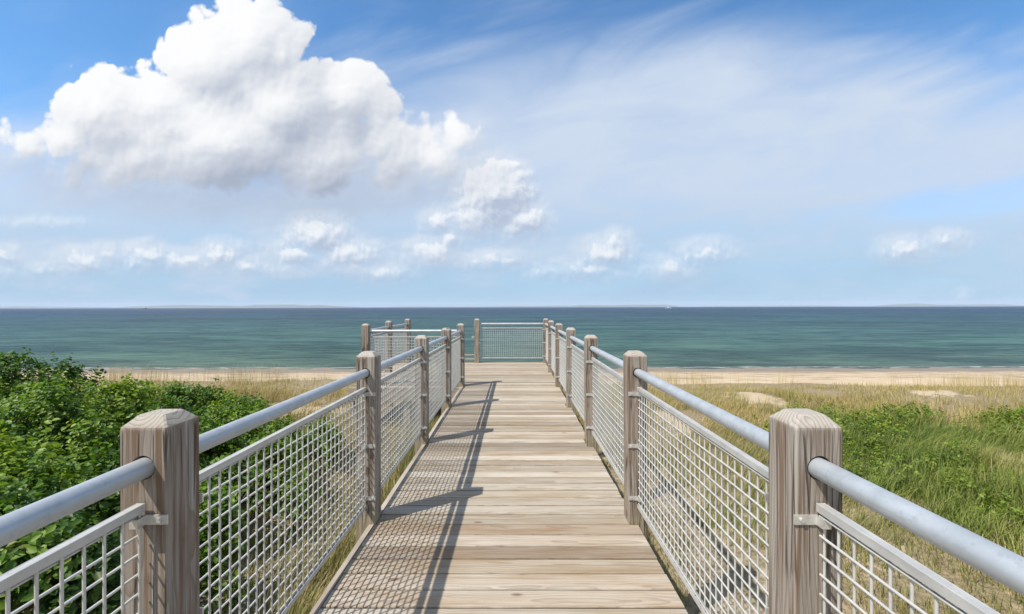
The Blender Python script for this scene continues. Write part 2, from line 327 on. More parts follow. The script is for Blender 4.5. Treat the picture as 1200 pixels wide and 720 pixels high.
def m_ground():
    m, b, p, o = new_mat('dune sand')
    pos = b.n('ShaderNodeNewGeometry').outputs['Position']
    x, y, z = b.sep(pos)
    n1 = b.noise(pos, 0.9, 6, 0.6); n2 = b.noise(pos, 22.0, 5, 0.7); n3 = b.noise(pos, 4.2, 6, 0.65)
    sand = b.mix(b.sstep(n1, 0.3, 0.7), (0.46, 0.36, 0.24), (0.54, 0.435, 0.30))
    sand = b.mix(b.sstep(n2, 0.45, 0.75, 0.0, 0.5), sand, (0.30, 0.24, 0.17))
    sand = b.mix(b.sstep(y, 12.0, 9.0, 0.0, 0.30), sand, (0.22, 0.175, 0.11))
    litter = b.mix(b.sstep(n2, 0.35, 0.65), (0.115, 0.095, 0.05), (0.29, 0.235, 0.14))
    gm = b.m('ADD', b.m('MULTIPLY', n3, 0.62), b.m('MULTIPLY', n1, 0.38))
    dune = b.m('MULTIPLY', b.sstep(y, 17.2, 15.6), 1.0)
    c = b.mix(b.m('MULTIPLY', b.sstep(b.m('ADD', gm, b.m('ADD', b.sstep(y, 6.5, 9.0, 0.0, 0.10), b.m('ADD', b.sstep(x, -0.9, -1.7, 0.0, 0.09), b.sstep(x, 1.8, 3.2, 0.0, 0.07)))), 0.46, 0.55, 0.0, 0.85), dune), sand, litter)
    # open sand scars in the dune
    for (cx, cy, rx, ry) in ((6.1, 10.9, 0.66, 0.70), (11.3, 11.5, 0.62, 0.45), (-4.9, 9.6, 1.5, 0.5), (3.4, 9.0, 0.4, 0.9)):
        q = b.vm('LENGTH', b.vm('MULTIPLY', b.vm('SUBTRACT', pos, (cx, cy, 0)), (1 / rx, 1 / ry, 0)))
        q = b.m('ADD', q, b.m('MULTIPLY', b.m('SUBTRACT', n3, 0.5), 3.4))
        c = b.mix(b.sstep(q, 1.05, 0.75, 0.0, 0.92), c, b.mix(n2, (0.52, 0.42, 0.295), (0.38, 0.30, 0.20)))
    wet = b.sstep(z, -1.87, -1.97)
    c = b.mix(b.m('MULTIPLY', wet, 0.8), c, (0.17, 0.125, 0.085))
    wr = b.sstep(b.m('ADD', z, b.m('MULTIPLY', b.m('SUBTRACT', b.noise(pos, 0.5, 4), 0.5), 0.15)), -1.68, -1.71)
    wr2 = b.m('MULTIPLY', wr, b.sstep(b.noise(b.vm('MULTIPLY', pos, (0.6, 6.0, 1.0)), 1.0, 5, 0.65), 0.48, 0.62, 0.0, 0.75))
    c = b.mix(wr2, c, (0.13, 0.10, 0.07))
    b.put(p.inputs['Base Color'], c)
    b.put(p.inputs['Roughness'], b.lin(wet, 0, 1, 0.95, 0.35)); p.inputs['Specular IOR Level'].default_value = 0.2
    b.put(p.inputs['Normal'], bump(b, b.m('ADD', b.m('MULTIPLY', n2, 0.5), n3), 0.7, 0.06))
    return m

def m_water():
    m, b, p, o = new_mat('sea water')
    pos = b.n('ShaderNodeNewGeometry').outputs['Position']
    x, y, z = b.sep(pos)
    ly = b.m('LOGARITHM', b.m('MAXIMUM', y, 5.0), 10.0)
    depth = b.ramp(b.lin(ly, 1.36, 3.2), [(0.0, (0.120, 0.125, 0.080)), (0.035, (0.062, 0.105, 0.078)), (0.15, (0.042, 0.102, 0.088)), (0.36, (0.026, 0.074, 0.086)), (0.62, (0.014, 0.048, 0.086)), (1.0, (0.008, 0.034, 0.082))])
    # gusts and swell lines, wider than they are deep
    def streaks(sx, sy, seed): return b.noise(b.comb(b.m('MULTIPLY', x, sx), b.m('MULTIPLY', y, sy), seed), 1.0, 4, 0.6, 0.4)
    g1 = streaks(0.018, 0.045, 1.0); g2 = streaks(0.085, 0.24, 5.0); g3 = streaks(0.32, 1.2, 9.0)
    near = b.sstep(y, 140.0, 50.0)
    g = b.m('ADD', b.m('MULTIPLY', g1, 0.30), b.m('ADD', b.m('MULTIPLY', g2, 0.38), b.m('MULTIPLY', g3, 0.32)))
    c = b.mix(b.sstep(g, 0.46, 0.58, 0.0, 0.8), depth, b.mix(1.0, depth, (0.30, 0.40, 0.50), 'MULTIPLY'))
    c = b.mix(b.sstep(g, 0.49, 0.40, 0.0, 0.75), c, b.mix(1.0, depth, (1.55, 1.40, 1.25), 'MULTIPLY'))
    # thin foam where the water meets the sand
    yy = b.m('ADD', y, b.m('MULTIPLY', b.m('SUBTRACT', b.noise(b.comb(b.m('MULTIPLY', x, 0.30), 0.0, 3.0), 1.0, 4, 0.6), 0.5), 1.2))
    fo = b.m('MULTIPLY', b.sstep(b.m('ABSOLUTE', b.m('SUBTRACT', yy, 25.35)), 0.35, 0.05), b.sstep(b.noise(b.vm('MULTIPLY', pos, (1.2, 4.0, 1.0)), 1.0, 5, 0.7), 0.42, 0.62, 0.0, 0.55))
    c = b.mix(fo, c, (0.62, 0.62, 0.58))
    b.put(p.inputs['Base Color'], c); p.inputs['Specular IOR Level'].default_value = 0.0
    h1 = b.noise(b.comb(b.m('MULTIPLY', x, 0.9), b.m('MULTIPLY', y, 2.3), 0.0), 1.0, 5, 0.6, 0.5)
    h2 = b.noise(b.comb(b.m('MULTIPLY', x, 0.14), b.m('MULTIPLY', y, 0.42), 4.0), 1.0, 4, 0.55, 0.4)
    h3 = b.noise(b.comb(b.m('MULTIPLY', x, 0.025), b.m('MULTIPLY', y, 0.09), 8.0), 1.0, 4, 0.6, 0.4)
    h = b.m('ADD', b.m('MULTIPLY', h1, 0.16), b.m('ADD', b.m('MULTIPLY', h2, 0.9), b.m('MULTIPLY', h3, 3.4)))
    nrm = bump(b, h, 0.9, 0.9)
    b.put(p.inputs['Normal'], nrm)
    # a ruffled sea mirrors far less of the low sky than a flat one would
    fr = b.n('ShaderNodeFresnel'); fr.inputs[0].default_value = 1.33; b.put(fr.inputs[1], nrm)
    gl = b.n('ShaderNodeBsdfGlossy'); gl.inputs['Color'].default_value = (1, 1, 1, 1); b.put(gl.inputs['Normal'], nrm)
    b.put(gl.inputs['Roughness'], b.lin(ly, 1.3, 3.0, 0.12, 0.36))
    mx = b.n('ShaderNodeMixShader'); b.put(mx.inputs[0], b.m('MINIMUM', b.m('MULTIPLY', fr.outputs[0], 0.38), 0.19))
    b.put(mx.inputs[1], p.outputs[0]); b.put(mx.inputs[2], gl.outputs[0]); b.put(o.inputs['Surface'], mx.outputs[0])
    return m

def m_leaf(name, dark, mid, light, trans):
    m, b, p, o = new_mat(name)
    r = attr(b, 'rnd', 'Color'); s = b.n('ShaderNodeSeparateColor'); b.put(s.inputs[0], r)
    c = b.ramp(s.outputs[0], [(0.0, dark), (0.5, mid), (1.0, light)])
    c = b.mix(b.sstep(s.outputs[1], 0.86, 1.0, 0.0, 0.6), c, (0.20, 0.20, 0.03))
    b.put(p.inputs['Base Color'], c); p.inputs['Roughness'].default_value = 0.48; p.inputs['Specular IOR Level'].default_value = 0.38
    tr = b.n('ShaderNodeBsdfTranslucent'); b.put(tr.inputs[0], b.mix(1.0, c, (1.5, 1.55, 0.6), 'MULTIPLY'))
    mx = b.n('ShaderNodeMixShader'); mx.inputs[0].default_value = trans
    b.put(mx.inputs[1], p.outputs[0]); b.put(mx.inputs[2], tr.outputs[0]); b.put(o.inputs['Surface'], mx.outputs[0])
    return m

def m_grass(name, stops, trans=0.25, dry=0.5):
    m, b, p, o = new_mat(name)
    r = attr(b, 'rnd', 'Color'); s = b.n('ShaderNodeSeparateColor'); b.put(s.inputs[0], r)
    c = b.ramp(s.outputs[0], stops)
    c = b.mix(b.m('MULTIPLY', s.outputs[2], dry), c, (0.36, 0.29, 0.15))       # drier towards the tip
    b.put(p.inputs['Base Color'], c); p.inputs['Roughness'].default_value = 0.6; p.inputs['Specular IOR Level'].default_value = 0.3
    tr = b.n('ShaderNodeBsdfTranslucent'); b.put(tr.inputs[0], c)
    mx = b.n('ShaderNodeMixShader'); mx.inputs[0].default_value = trans
    b.put(mx.inputs[1], p.outputs[0]); b.put(mx.inputs[2], tr.outputs[0]); b.put(o.inputs['Surface'], mx.outputs[0])
    return m

def m_plain(name, col, rough=0.8, var=0.25, scale=8.0):
    m, b, p, o = new_mat(name)
    n = b.noise(objco(b), scale, 4, 0.6)
    b.put(p.inputs['Base Color'], b.mix(n, tuple(v * (1 - var) for v in col), tuple(min(1, v * (1 + var)) for v in col)))
    p.inputs['Roughness'].default_value = rough
    return m

def m_haze():
    m = bpy.data.materials.new('sea haze'); m.use_nodes = True
    t = m.node_tree; t.nodes.clear()
    v = t.nodes.new('ShaderNodeVolumePrincipled'); o = t.nodes.new('ShaderNodeOutputMaterial')
    v.inputs['Color'].default_value = (0.80, 0.88, 1.0, 1); v.inputs['Density'].default_value = HAZE; v.inputs['Anisotropy'].default_value = 0.0
    t.links.new(v.outputs[0], o.inputs['Volume'])
    return m
# ---------------------------------------------------------------- helpers
col = scene.collection
def link(o, parent=None):
    col.objects.link(o)
    if parent is not None: o.parent = parent
    return o
def empty(name, loc=(0, 0, 0), parent=None):
    o = bpy.data.objects.new(name, None); o.location = loc; o.empty_display_size = 0.3
    return link(o, parent)
def tag(o, label=None, cat=None, group=None, kind=None):
    for k, v in (('label', label), ('category', cat), ('group', group), ('kind', kind)):
        if v: o[k] = v
    return o

class MB:
    """collects polygons, then becomes one mesh"""
    def __init__(self): self.v = []; self.f = []; self.s = []
    def add(self, vs, fs, smooth=False):
        o = len(self.v); self.v += [tuple(p) for p in vs]; self.f += [tuple(i + o for i in f) for f in fs]; self.s += [smooth] * len(fs)
    def box(self, x0, x1, y0, y1, z0, z1):
        self.add([(x, y, z) for z in (z0, z1) for y in (y0, y1) for x in (x0, x1)],
                 [(0, 2, 3, 1), (4, 5, 7, 6), (0, 1, 5, 4), (2, 6, 7, 3), (0, 4, 6, 2), (1, 3, 7, 5)])
    def bbox(self, x0, x1, y0, y1, z0, z1, r=0.004):
        """box with softened long edges along its longest axis"""
        d = (x1 - x0, y1 - y0, z1 - z0); ax = max(range(3), key=lambda i: d[i])
        lo = [x0, y0, z0]; hi = [x1, y1, z1]; a, b_ = [i for i in range(3) if i != ax]
        prof = [(lo[a] + r, lo[b_]), (hi[a] - r, lo[b_]), (hi[a], lo[b_] + r), (hi[a], hi[b_] - r), (hi[a] - r, hi[b_]), (lo[a] + r, hi[b_]), (lo[a], hi[b_] - r), (lo[a], lo[b_] + r)]
        vs = []
        for e in (lo[ax], hi[ax]):
            for q in prof:
                p = [0, 0, 0]; p[ax] = e; p[a] = q[0]; p[b_] = q[1]; vs.append(p)
        fs = [(i, (i + 1) % 8, 8 + (i + 1) % 8, 8 + i) for i in range(8)] + [tuple(range(7, -1, -1)), tuple(range(8, 16))]
        self.add(vs, fs)
    def tube(self, p0, p1, r, n=8, cap=True, r1=None):
        p0 = Vector(p0); p1 = Vector(p1); d = (p1 - p0).normalized(); r1 = r if r1 is None else r1
        u = d.cross(Vector((0, 0, 1)) if abs(d.z) < 0.9 else Vector((1, 0, 0))).normalized(); w = d.cross(u)
        vs = []
        for p, rr in ((p0, r), (p1, r1)):
            vs += [p + (u * math.cos(2 * math.pi * i / n) + w * math.sin(2 * math.pi * i / n)) * rr for i in range(n)]
        self.add(vs, [(i, n + i, n + (i + 1) % n, (i + 1) % n) for i in range(n)], True)
        if cap: self.add(vs, [tuple(range(n)), tuple(range(2 * n - 1, n - 1, -1))], False)
    def mesh(self, name):
        me = bpy.data.meshes.new(name); me.from_pydata(self.v, [], self.f)
        me.polygons.foreach_set('use_smooth', self.s)
        bm = bmesh.new(); bm.from_mesh(me); bmesh.ops.recalc_face_normals(bm, faces=bm.faces); bm.to_mesh(me); bm.free()
        return me
    def build(self, name, mat, parent=None, loc=(0, 0, 0)):
        me = self.mesh(name); me.materials.append(mat)
        o = bpy.data.objects.new(name, me); o.location = loc
        return link(o, parent)

def np_mesh(name, verts, quads, mat, rnd=None, smooth=False, parent=None):
    """verts (N,3), quads (M,4) or tris (M,3); rnd (N,3) per-vertex colour numbers"""
    me = bpy.data.meshes.new(name); n = len(verts); k = quads.shape[1]; m = len(quads)
    me.vertices.add(n); me.vertices.foreach_set('co', np.ascontiguousarray(verts, dtype=np.float32).ravel())
    me.loops.add(m * k); me.loops.foreach_set('vertex_index', np.ascontiguousarray(quads, dtype=np.int32).ravel())
    me.polygons.add(m); me.polygons.foreach_set('loop_start', np.arange(0, m * k, k, dtype=np.int32))
    if smooth: me.polygons.foreach_set('use_smooth', np.ones(m, dtype=bool))
    me.update(calc_edges=True)
    if rnd is not None:
        a = me.attributes.new('rnd', 'FLOAT_COLOR', 'POINT')
        a.data.foreach_set('color', np.concatenate([rnd, np.ones((n, 1))], 1).astype(np.float32).ravel())
    me.materials.append(mat)
    return link(bpy.data.objects.new(name, me), parent)

def vnoise(x, y, seed=0):
    """smooth value noise, 0..1"""
    def h(i, j):
        v = np.sin(i * 127.1 + j * 311.7 + seed * 74.7) * 43758.5453
        return v - np.floor(v)
    i = np.floor(x); j = np.floor(y); f = x - i; g = y - j
    f = f * f * (3 - 2 * f); g = g * g * (3 - 2 * g)
    return (h(i, j) * (1 - f) + h(i + 1, j) * f) * (1 - g) + (h(i, j + 1) * (1 - f) + h(i + 1, j + 1) * f) * g
def fbm(x, y, seed=0, o=4):
    s = 0; a = 0.5; t = 0
    for k in range(o):
        s = s + a * vnoise(x * 2 ** k, y * 2 ** k, seed + k * 13); t += a; a *= 0.5
    return s / t
def sst(x, a, b):
    t = np.clip((x - a) / (b - a), 0, 1); return t * t * (3 - 2 * t)

SEA = -2.0
def ground_z(x, y):
    x = np.asarray(x, float); y = np.asarray(y, float)
    z = -0.86 + 0.20 * (fbm(x * 0.35, y * 0.35, 3) - 0.5) + 0.05 * (fbm(x * 1.9, y * 1.9, 8) - 0.5)
    z = z + 0.04 * np.exp(-((y - 13.2) / 2.2) ** 2) * (0.6 + 0.8 * fbm(x * 0.22, y * 0.1, 5))
    z = z + 0.12 * sst(-x, 1.5, 5.0)
    for (cx, cy, a) in ((6.1, 11.1, 0.13), (11.3, 11.7, 0.10)):
        z = z + a * np.exp(-((x - cx) / 1.0) ** 2 - ((y - cy) / 0.8) ** 2)
    yy = y + 1.2 * (fbm(x * 0.12, y * 0.05, 21) - 0.5)
    z = z + (-1.66 - z) * sst(yy, 12.7, 17.6)
    z = z - 0.36 * sst(yy, 17.8, 25.3) * 0.95
    z = z - 2.2 * sst(yy, 25.0, 46.0)
    z = z + 0.02 * (fbm(x * 0.8, y * 0.8, 31) - 0.5) * sst(y, 15, 18)
    return z
# ---------------------------------------------------------------- ground, sea, far land, haze
def axis(parts):
    out = []
    for a, b_, n in parts: out += list(np.linspace(a, b_, n, endpoint=False))
    return np.array(out + [parts[-1][1]])
def grid(name, xs, ys, zf, mat, smooth=True):
    X, Y = np.meshgrid(xs, ys); nx, ny = len(xs), len(ys)
    V = np.stack([X.ravel(), Y.ravel(), zf(X, Y).ravel()], 1)
    i = (np.arange(ny - 1)[:, None] * nx + np.arange(nx - 1)[None, :]).ravel()
    return np_mesh(name, V, np.stack([i, i + 1, i + nx + 1, i + nx], 1), mat, smooth=smooth)

def build_setting():
    xs = axis([(-9000, -600, 10), (-600, -60, 24), (-60, -26, 50), (-26, 26, 420), (26, 60, 50), (60, 600, 24), (600, 9000, 10)])
    ys = axis([(-9000, -300, 10), (-300, -20, 24), (-20, -4, 30), (-4, 28, 300), (28, 90, 40)])
    tag(grid('ground', xs, ys, ground_z, M['ground']), kind='structure')
    xs = axis([(-9000, 9000, 60)]); ys = axis([(20, 9000, 60)])
    tag(grid('water', xs, ys, lambda X, Y: X * 0 + SEA, M['water']), kind='structure')
    # low land across the bay
    D = 7000.0
    def ridge(p0, p1, hpx, seed, D):
        n = 220; px = np.linspace(p0, p1, n); x = (px - 602) / 505 * D
        t = np.linspace(0, 1, n)
        h = (hpx * np.minimum(1, np.minimum(t, 1 - t) * 7) * (0.30 + 1.1 * fbm(px / 55.0, px * 0, seed, 5))) * D / 505
        rows = [(-260, 0 * h - 4), (-130, 0.30 * h + 2.5), (0, h), (420, 0.75 * h), (900, 0 * h - 4)]
        V = np.concatenate([np.stack([x, np.full(n, D + dy), SEA + z], 1) for dy, z in rows])
        q = []
        for r in range(len(rows) - 1):
            i = np.arange(n - 1) + r * n; q.append(np.stack([i, i + 1, i + n + 1, i + n], 1))
        return V, np.concatenate(q)
    Vs, Qs, o = [], [], 0
    for a in ((-420, 150, 2.2, 2, 6800), (120, 420, 3.6, 5, 6600), (430, 700, 1.3, 9, 7600), (660, 800, 2.6, 14, 7000), (820, 1010, 1.0, 18, 7600), (1050, 1200, 3.2, 23, 6800), (1220, 1700, 2.0, 29, 7200)):
        V, q = ridge(*a); Vs.append(V); Qs.append(q + o); o += len(V)
    tag(np_mesh('hills', np.concatenate(Vs), np.concatenate(Qs), M['hills'], smooth=True), kind='structure')
    h = MB(); h.box(-9600, 9600, -9600, 9600, -6.5, 95)
    if HAZE > 0: tag(h.build('haze', M['haze']), kind='stuff')

# ---------------------------------------------------------------- the boardwalk
PW = 0.14
FRONT = [-0.56, 1.27, 3.10, 4.91, 6.69, 8.48, 10.27, 12.03]      # near faces of the posts, one row per bay
LX, RX = -1.0, 0.825                                             # faces of the posts towards the walk
LJ = [0, -0.028, 0.0, 0.004, 0.010, 0.016]
BW, GAP = 0.1355, 0.0078

def planks(name, spans, parent, z0=-0.038, z1=0.0):
    """spans: list of (y0, x_left, x_right); each board a slightly uneven length of lumber inside one mesh"""
    V, F, LP, RN = [], [], [], []
    for (y, xl, xr) in spans:
        dz = random.uniform(-0.0016, 0.0016); w = BW + random.uniform(-0.0015, 0.0012); xl += random.uniform(-0.004, 0.004); xr += random.uniform(-0.004, 0.004)
        rn = (random.random(), random.random(), random.random()); off = random.uniform(0, 40)
        cup = random.uniform(-0.0012, 0.0018); o = len(V); r = 0.0050
        prof = [(0, z0), (0, z1 - r), (r, z1), (w * 0.5, z1 + cup), (w - r, z1), (w, z1 - r), (w, z0)]
        n = max(2, int((xr - xl) / 0.6) + 1); yaw = random.uniform(-0.0008, 0.0008)
        for i in range(n):
            x = xl + (xr - xl) * i / (n - 1); bow = random.uniform(-0.0007, 0.0007)
            for (py, pz) in prof:
                V.append((x, y + py + yaw * (x - xl), pz + dz + (bow if pz > z0 else 0))); LP.append((x + off, py - w / 2, pz)); RN.append(rn)
        k = len(prof)
        for i in range(n - 1):
            for j in range(k): F.append((o + i * k + j, o + i * k + (j + 1) % k, o + (i + 1) * k + (j + 1) % k, o + (i + 1) * k + j))
        F.append(tuple(o + j for j in range(k - 1, -1, -1))); F.append(tuple(o + (n - 1) * k + j for j in range(k)))
    me = bpy.data.meshes.new(name); me.from_pydata(V, [], F)
    bm = bmesh.new(); bm.from_mesh(me); bmesh.ops.recalc_face_normals(bm, faces=bm.faces); bm.to_mesh(me); bm.free()
    a = me.attributes.new('lp', 'FLOAT_VECTOR', 'POINT'); a.data.foreach_set('vector', np.array(LP, np.float32).ravel())
    a = me.attributes.new('rnd', 'FLOAT_COLOR', 'POINT'); a.data.foreach_set('color', np.array([(*c, 1) for c in RN], np.float32).ravel())
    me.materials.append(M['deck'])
    return link(bpy.data.objects.new(name, me), parent)

WING_X = -3.22; WALK_END = 8.42; DECK_END = 12.26
def build_boardwalk():
    root = empty('boardwalk', (0, 3.0, -0.86))
    off = lambda o: setattr(o, 'location', (0, -3.0, 0.86)) or o
    spans = []; y = -2.2
    while y < WALK_END - 0.1:
        xl, xr = LX - 0.003, 0.885
        for i, f in enumerate(FRONT):
            if y < f + PW + 0.004 and y + BW > f - 0.004:
                xr = RX - 0.004
                if i < 6: xl = LX + LJ[i] + 0.004
        spans.append((y, xl, xr)); y += BW + GAP
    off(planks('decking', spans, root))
    spans = []; y = y + 0.004
    while y < DECK_END - 0.05:
        xl, xr = WING_X, 0.885
        for i in (5, 6, 7):
            if y < FRONT[i] + PW + 0.004 and y + BW > FRONT[i] - 0.004: xr = RX - 0.004; xl = -2.86 if i > 4 else xl
        if y < FRONT[5] + PW + 0.004:      # boards notched round the posts at the mouth of the landing
            spans.append((y, -2.855, LX - PW + 0.012)); spans.append((y, LX + LJ[5] + 0.004, xr))
        else: spans.append((y, xl, xr))
        y += BW + GAP
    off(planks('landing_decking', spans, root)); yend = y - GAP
    # rims
    for i in range(5):
        y0 = FRONT[i] + PW + 0.003; y1 = FRONT[i + 1] - 0.003
        m = MB(); n = 12; prev = None; w = 0.036
        bw = [0.010 * math.sin(math.pi * k / n) * random.uniform(0.5, 1.3) * random.choice((1, 1, 0.4)) for k in range(n + 1)]
        amp = random.uniform(-0.004, 0.012)
        vs = []
        for k in range(n + 1):
            yy = y0 + (y1 - y0) * k / n; x1 = LX - 0.009 - amp * math.sin(math.pi * k / n); x0 = x1 - w
            vs += [(x0, yy, -0.23), (x1, yy, -0.23), (x1, yy, -0.002), (x0, yy, -0.002)]
        fs = [(a + j, a + (j + 1) % 4, a + 4 + (j + 1) % 4, a + 4 + j) for a in range(0, 4 * n, 4) for j in range(4)] + [(0, 1, 2, 3), (4 * n + 3, 4 * n + 2, 4 * n + 1, 4 * n)]
        m.add(vs, fs); off(m.build('rim_board', M['lumber'], root))
    m = MB(); m.bbox(0.80, 0.838, -2.2, FRONT[7] - 0.01, -0.28, -0.042); r = off(m.build('rim_board', M['lumber'], root))
    m = MB(); m.bbox(WING_X, LX - 0.05, WALK_END - 0.065, WALK_END - 0.025, -0.26, -0.003); off(m.build('rim_board', M['lumber'], root))
    m = MB(); m.bbox(WING_X, 0.88, yend + 0.004, yend + 0.042, -0.26, -0.004); off(m.build('rim_board', M['lumber'], root))
    m = MB(); m.bbox(WING_X + 0.02, WING_X + 0.058, WALK_END, yend, -0.26, -0.042); off(m.build('rim_board', M['lumber'], root))
    for x in (-0.62, -0.08, 0.45):
        m = MB(); m.bbox(x, x + 0.045, -2.2, yend - 0.01, -0.26, -0.042); off(m.build('joist', M['lumber'], root))
    for yb in (10.0, 11.4):
        m = MB(); m.bbox(WING_X + 0.07, -0.66, yb, yb + 0.045, -0.26, -0.042); off(m.build('joist', M['lumber'], root))
    for (x, y) in ((-3.16, 8.50), (-2.1, 8.50), (-3.16, 11.9), (-0.4, 11.8), (-0.4, 5.0), (-0.4, 8.6)):
        m = MB(); m.bbox(x - 0.07, x + 0.07, y - 0.07, y + 0.07, -2.4, -0.262); off(m.build('support_post', M['lumber'], root))
    tag(root, 'weathered grey wooden boardwalk of cross planks leading out to a landing above the beach', 'boardwalk')

def post_mesh(hole):
    h = PW / 2; r = 0.005
    def ring(s, z, rr): return [((s - rr) if 0 else 0, 0, 0)]
    def loop(s, z, rr):
        return [(-s + rr, -s, z), (s - rr, -s, z), (s, -s + rr, z), (s, s - rr, z), (s - rr, s, z), (-s + rr, s, z), (-s, s - rr, z), (-s, -s + rr, z)]
    lv = [loop(h, -1.75, r), loop(h, 1.196, r), loop(h - 0.001, 1.203, r), loop(h * 0.60, 1.232, r), loop(h * 0.54, 1.235, r)]
    m = MB(); vs = [p for L_ in lv for p in L_]; k = 8
    fs = [(a * k + j, a * k + (j + 1) % k, (a + 1) * k + (j + 1) % k, (a + 1) * k + j) for a in range(len(lv) - 1) for j in range(k)]
    fs += [tuple(range(k - 1, -1, -1)), tuple((len(lv) - 1) * k + j for j in range(k))]
    m.add(vs, fs)
    me = m.mesh('wooden_post'); me.materials.append(M['post'])
    if hole:
        o = link(bpy.data.objects.new('post_blank', me)); c = MB(); c.tube((0, -0.2, 1.085), (0, 0.2, 1.085), 0.0365, 20)
        co = c.build('drill', M['post'])
        md = o.modifiers.new('b', 'BOOLEAN'); md.operation = 'DIFFERENCE'; md.object = co; md.solver = 'EXACT'
        dg = bpy.context.evaluated_depsgraph_get()
        me2 = bpy.data.meshes.new_from_object(o.evaluated_get(dg)); me2.name = 'wooden_post'
        bpy.data.objects.remove(o); bpy.data.objects.remove(co); me = me2
    return me

WIRE = 0.0555
MESHCACHE = {}
def clip_mesh(side):
    """flat galvanised tab screwed to the post face, its tongue folded round the panel; local origin = panel line at the post face, +y away from the post"""
    m = MB()
    x0, x1 = (-0.074, 0.012) if side > 0 else (-0.012, 0.074)
    m.box(x0, x1, 0.0005, 0.0065, -0.014, 0.014)
    xt = 0.004
    m.box(-0.0125, -0.0085, 0.0065, 0.030, -0.013, 0.013); m.box(0.0085, 0.0125, 0.0065, 0.030, -0.013, 0.013)
    m.box(-0.0125, 0.0125, 0.030, 0.034, -0.013, 0.013)
    xb = x0 + 0.02 if side > 0 else x1 - 0.02
    m.tube((xb, 0.0065, 0), (xb, 0.0125, 0), 0.0075, 6)
    me = m.mesh('clip'); me.materials.append(M['clip'])
    return me

def panel(parent, p0, p1, inner):
    """a woven wire panel between two post faces p0 -> p1 (plan points); inner = side (+1/-1) of the tabs"""
    p0 = Vector((*p0, 0)); p1 = Vector((*p1, 0)); d = p1 - p0; Ln = d.length; ang = math.atan2(d.y, d.x) - math.pi / 2
    key = round(Ln, 2)
    if key not in MESHCACHE:
        w = MB(); r = 0.0040; e = 0.012
        n = int(round((Ln - 2 * e) / WIRE)); st = (Ln - 2 * e - 0.01) / n
        for i in range(n + 1):
            y = e + 0.005 + i * st
            w.tube((0.0040 + random.uniform(-.0006, .0006), y + random.uniform(-.001, .001), 0.128), (0.0040, y + random.uniform(-.001, .001), 0.972), r, 6, False)
        k = int(round(0.79 / WIRE))
        for i in range(k + 1):
            z = 0.150 + i * (0.950 - 0.150) / k
            w.tube((-0.0040, e, z + random.uniform(-.0012, .0012)), (-0.0040, Ln - e, z + random.uniform(-.0012, .0012)), r, 6, True)
        me = w.mesh('wire_mesh'); me.materials.append(M['wire'])
        ch = []
        for z0, z1, zp in ((0.961, 0.986, 0.982), (0.119, 0.144, 0.123)):
            c = MB(); a, b_ = 0.008, Ln - 0.008
            c.bbox(-0.0128, -0.0090, a, b_, z0, z1, 0.001); c.bbox(0.0090, 0.0128, a, b_, z0, z1, 0.001)
            c.box(-0.0090, 0.0090, a, b_, min(zp, zp), zp + (0.0035 if zp > 0.5 else -0.0035)); 
            cm = c.mesh('channel'); cm.materials.append(M['channel']); ch.append(cm)
        MESHCACHE[key] = (me, ch)
    me, ch = MESHCACHE[key]
    o = link(bpy.data.objects.new('mesh_panel', me), parent); o.location = p0; o.rotation_euler = (0, 0, ang)
    for c in ch: link(bpy.data.objects.new('channel', c), o)
    for z in (0.935, 0.56, 0.185):
        a = link(bpy.data.objects.new('clip', MESHCACHE['clip', inner]), o); a.location = (0, 0, z)
        c = link(bpy.data.objects.new('clip', MESHCACHE['clip', -inner]), o); c.location = (0, Ln, z); c.rotation_euler = (0, 0, math.pi)
    return o

def rail(parent, p0, p1, ins=0.05):
    p0 = Vector((*p0, 1.085)); p1 = Vector((*p1, 1.085)); d = (p1 - p0).normalized()
    m = MB(); m.tube(p0 - d * ins, p1 + d * ins, 0.0302, 24)
    o = m.build('handrail', M['rail'], parent); return o

def post(parent, x, y, hole=True):
    o = link(bpy.data.objects.new('wooden_post', MESHCACHE['post', hole]), parent); o.location = (x, y, 0)
    o.rotation_euler = (random.uniform(-.003, .003), random.uniform(-.004, .004), random.uniform(-.02, .02) + 0)
    return o

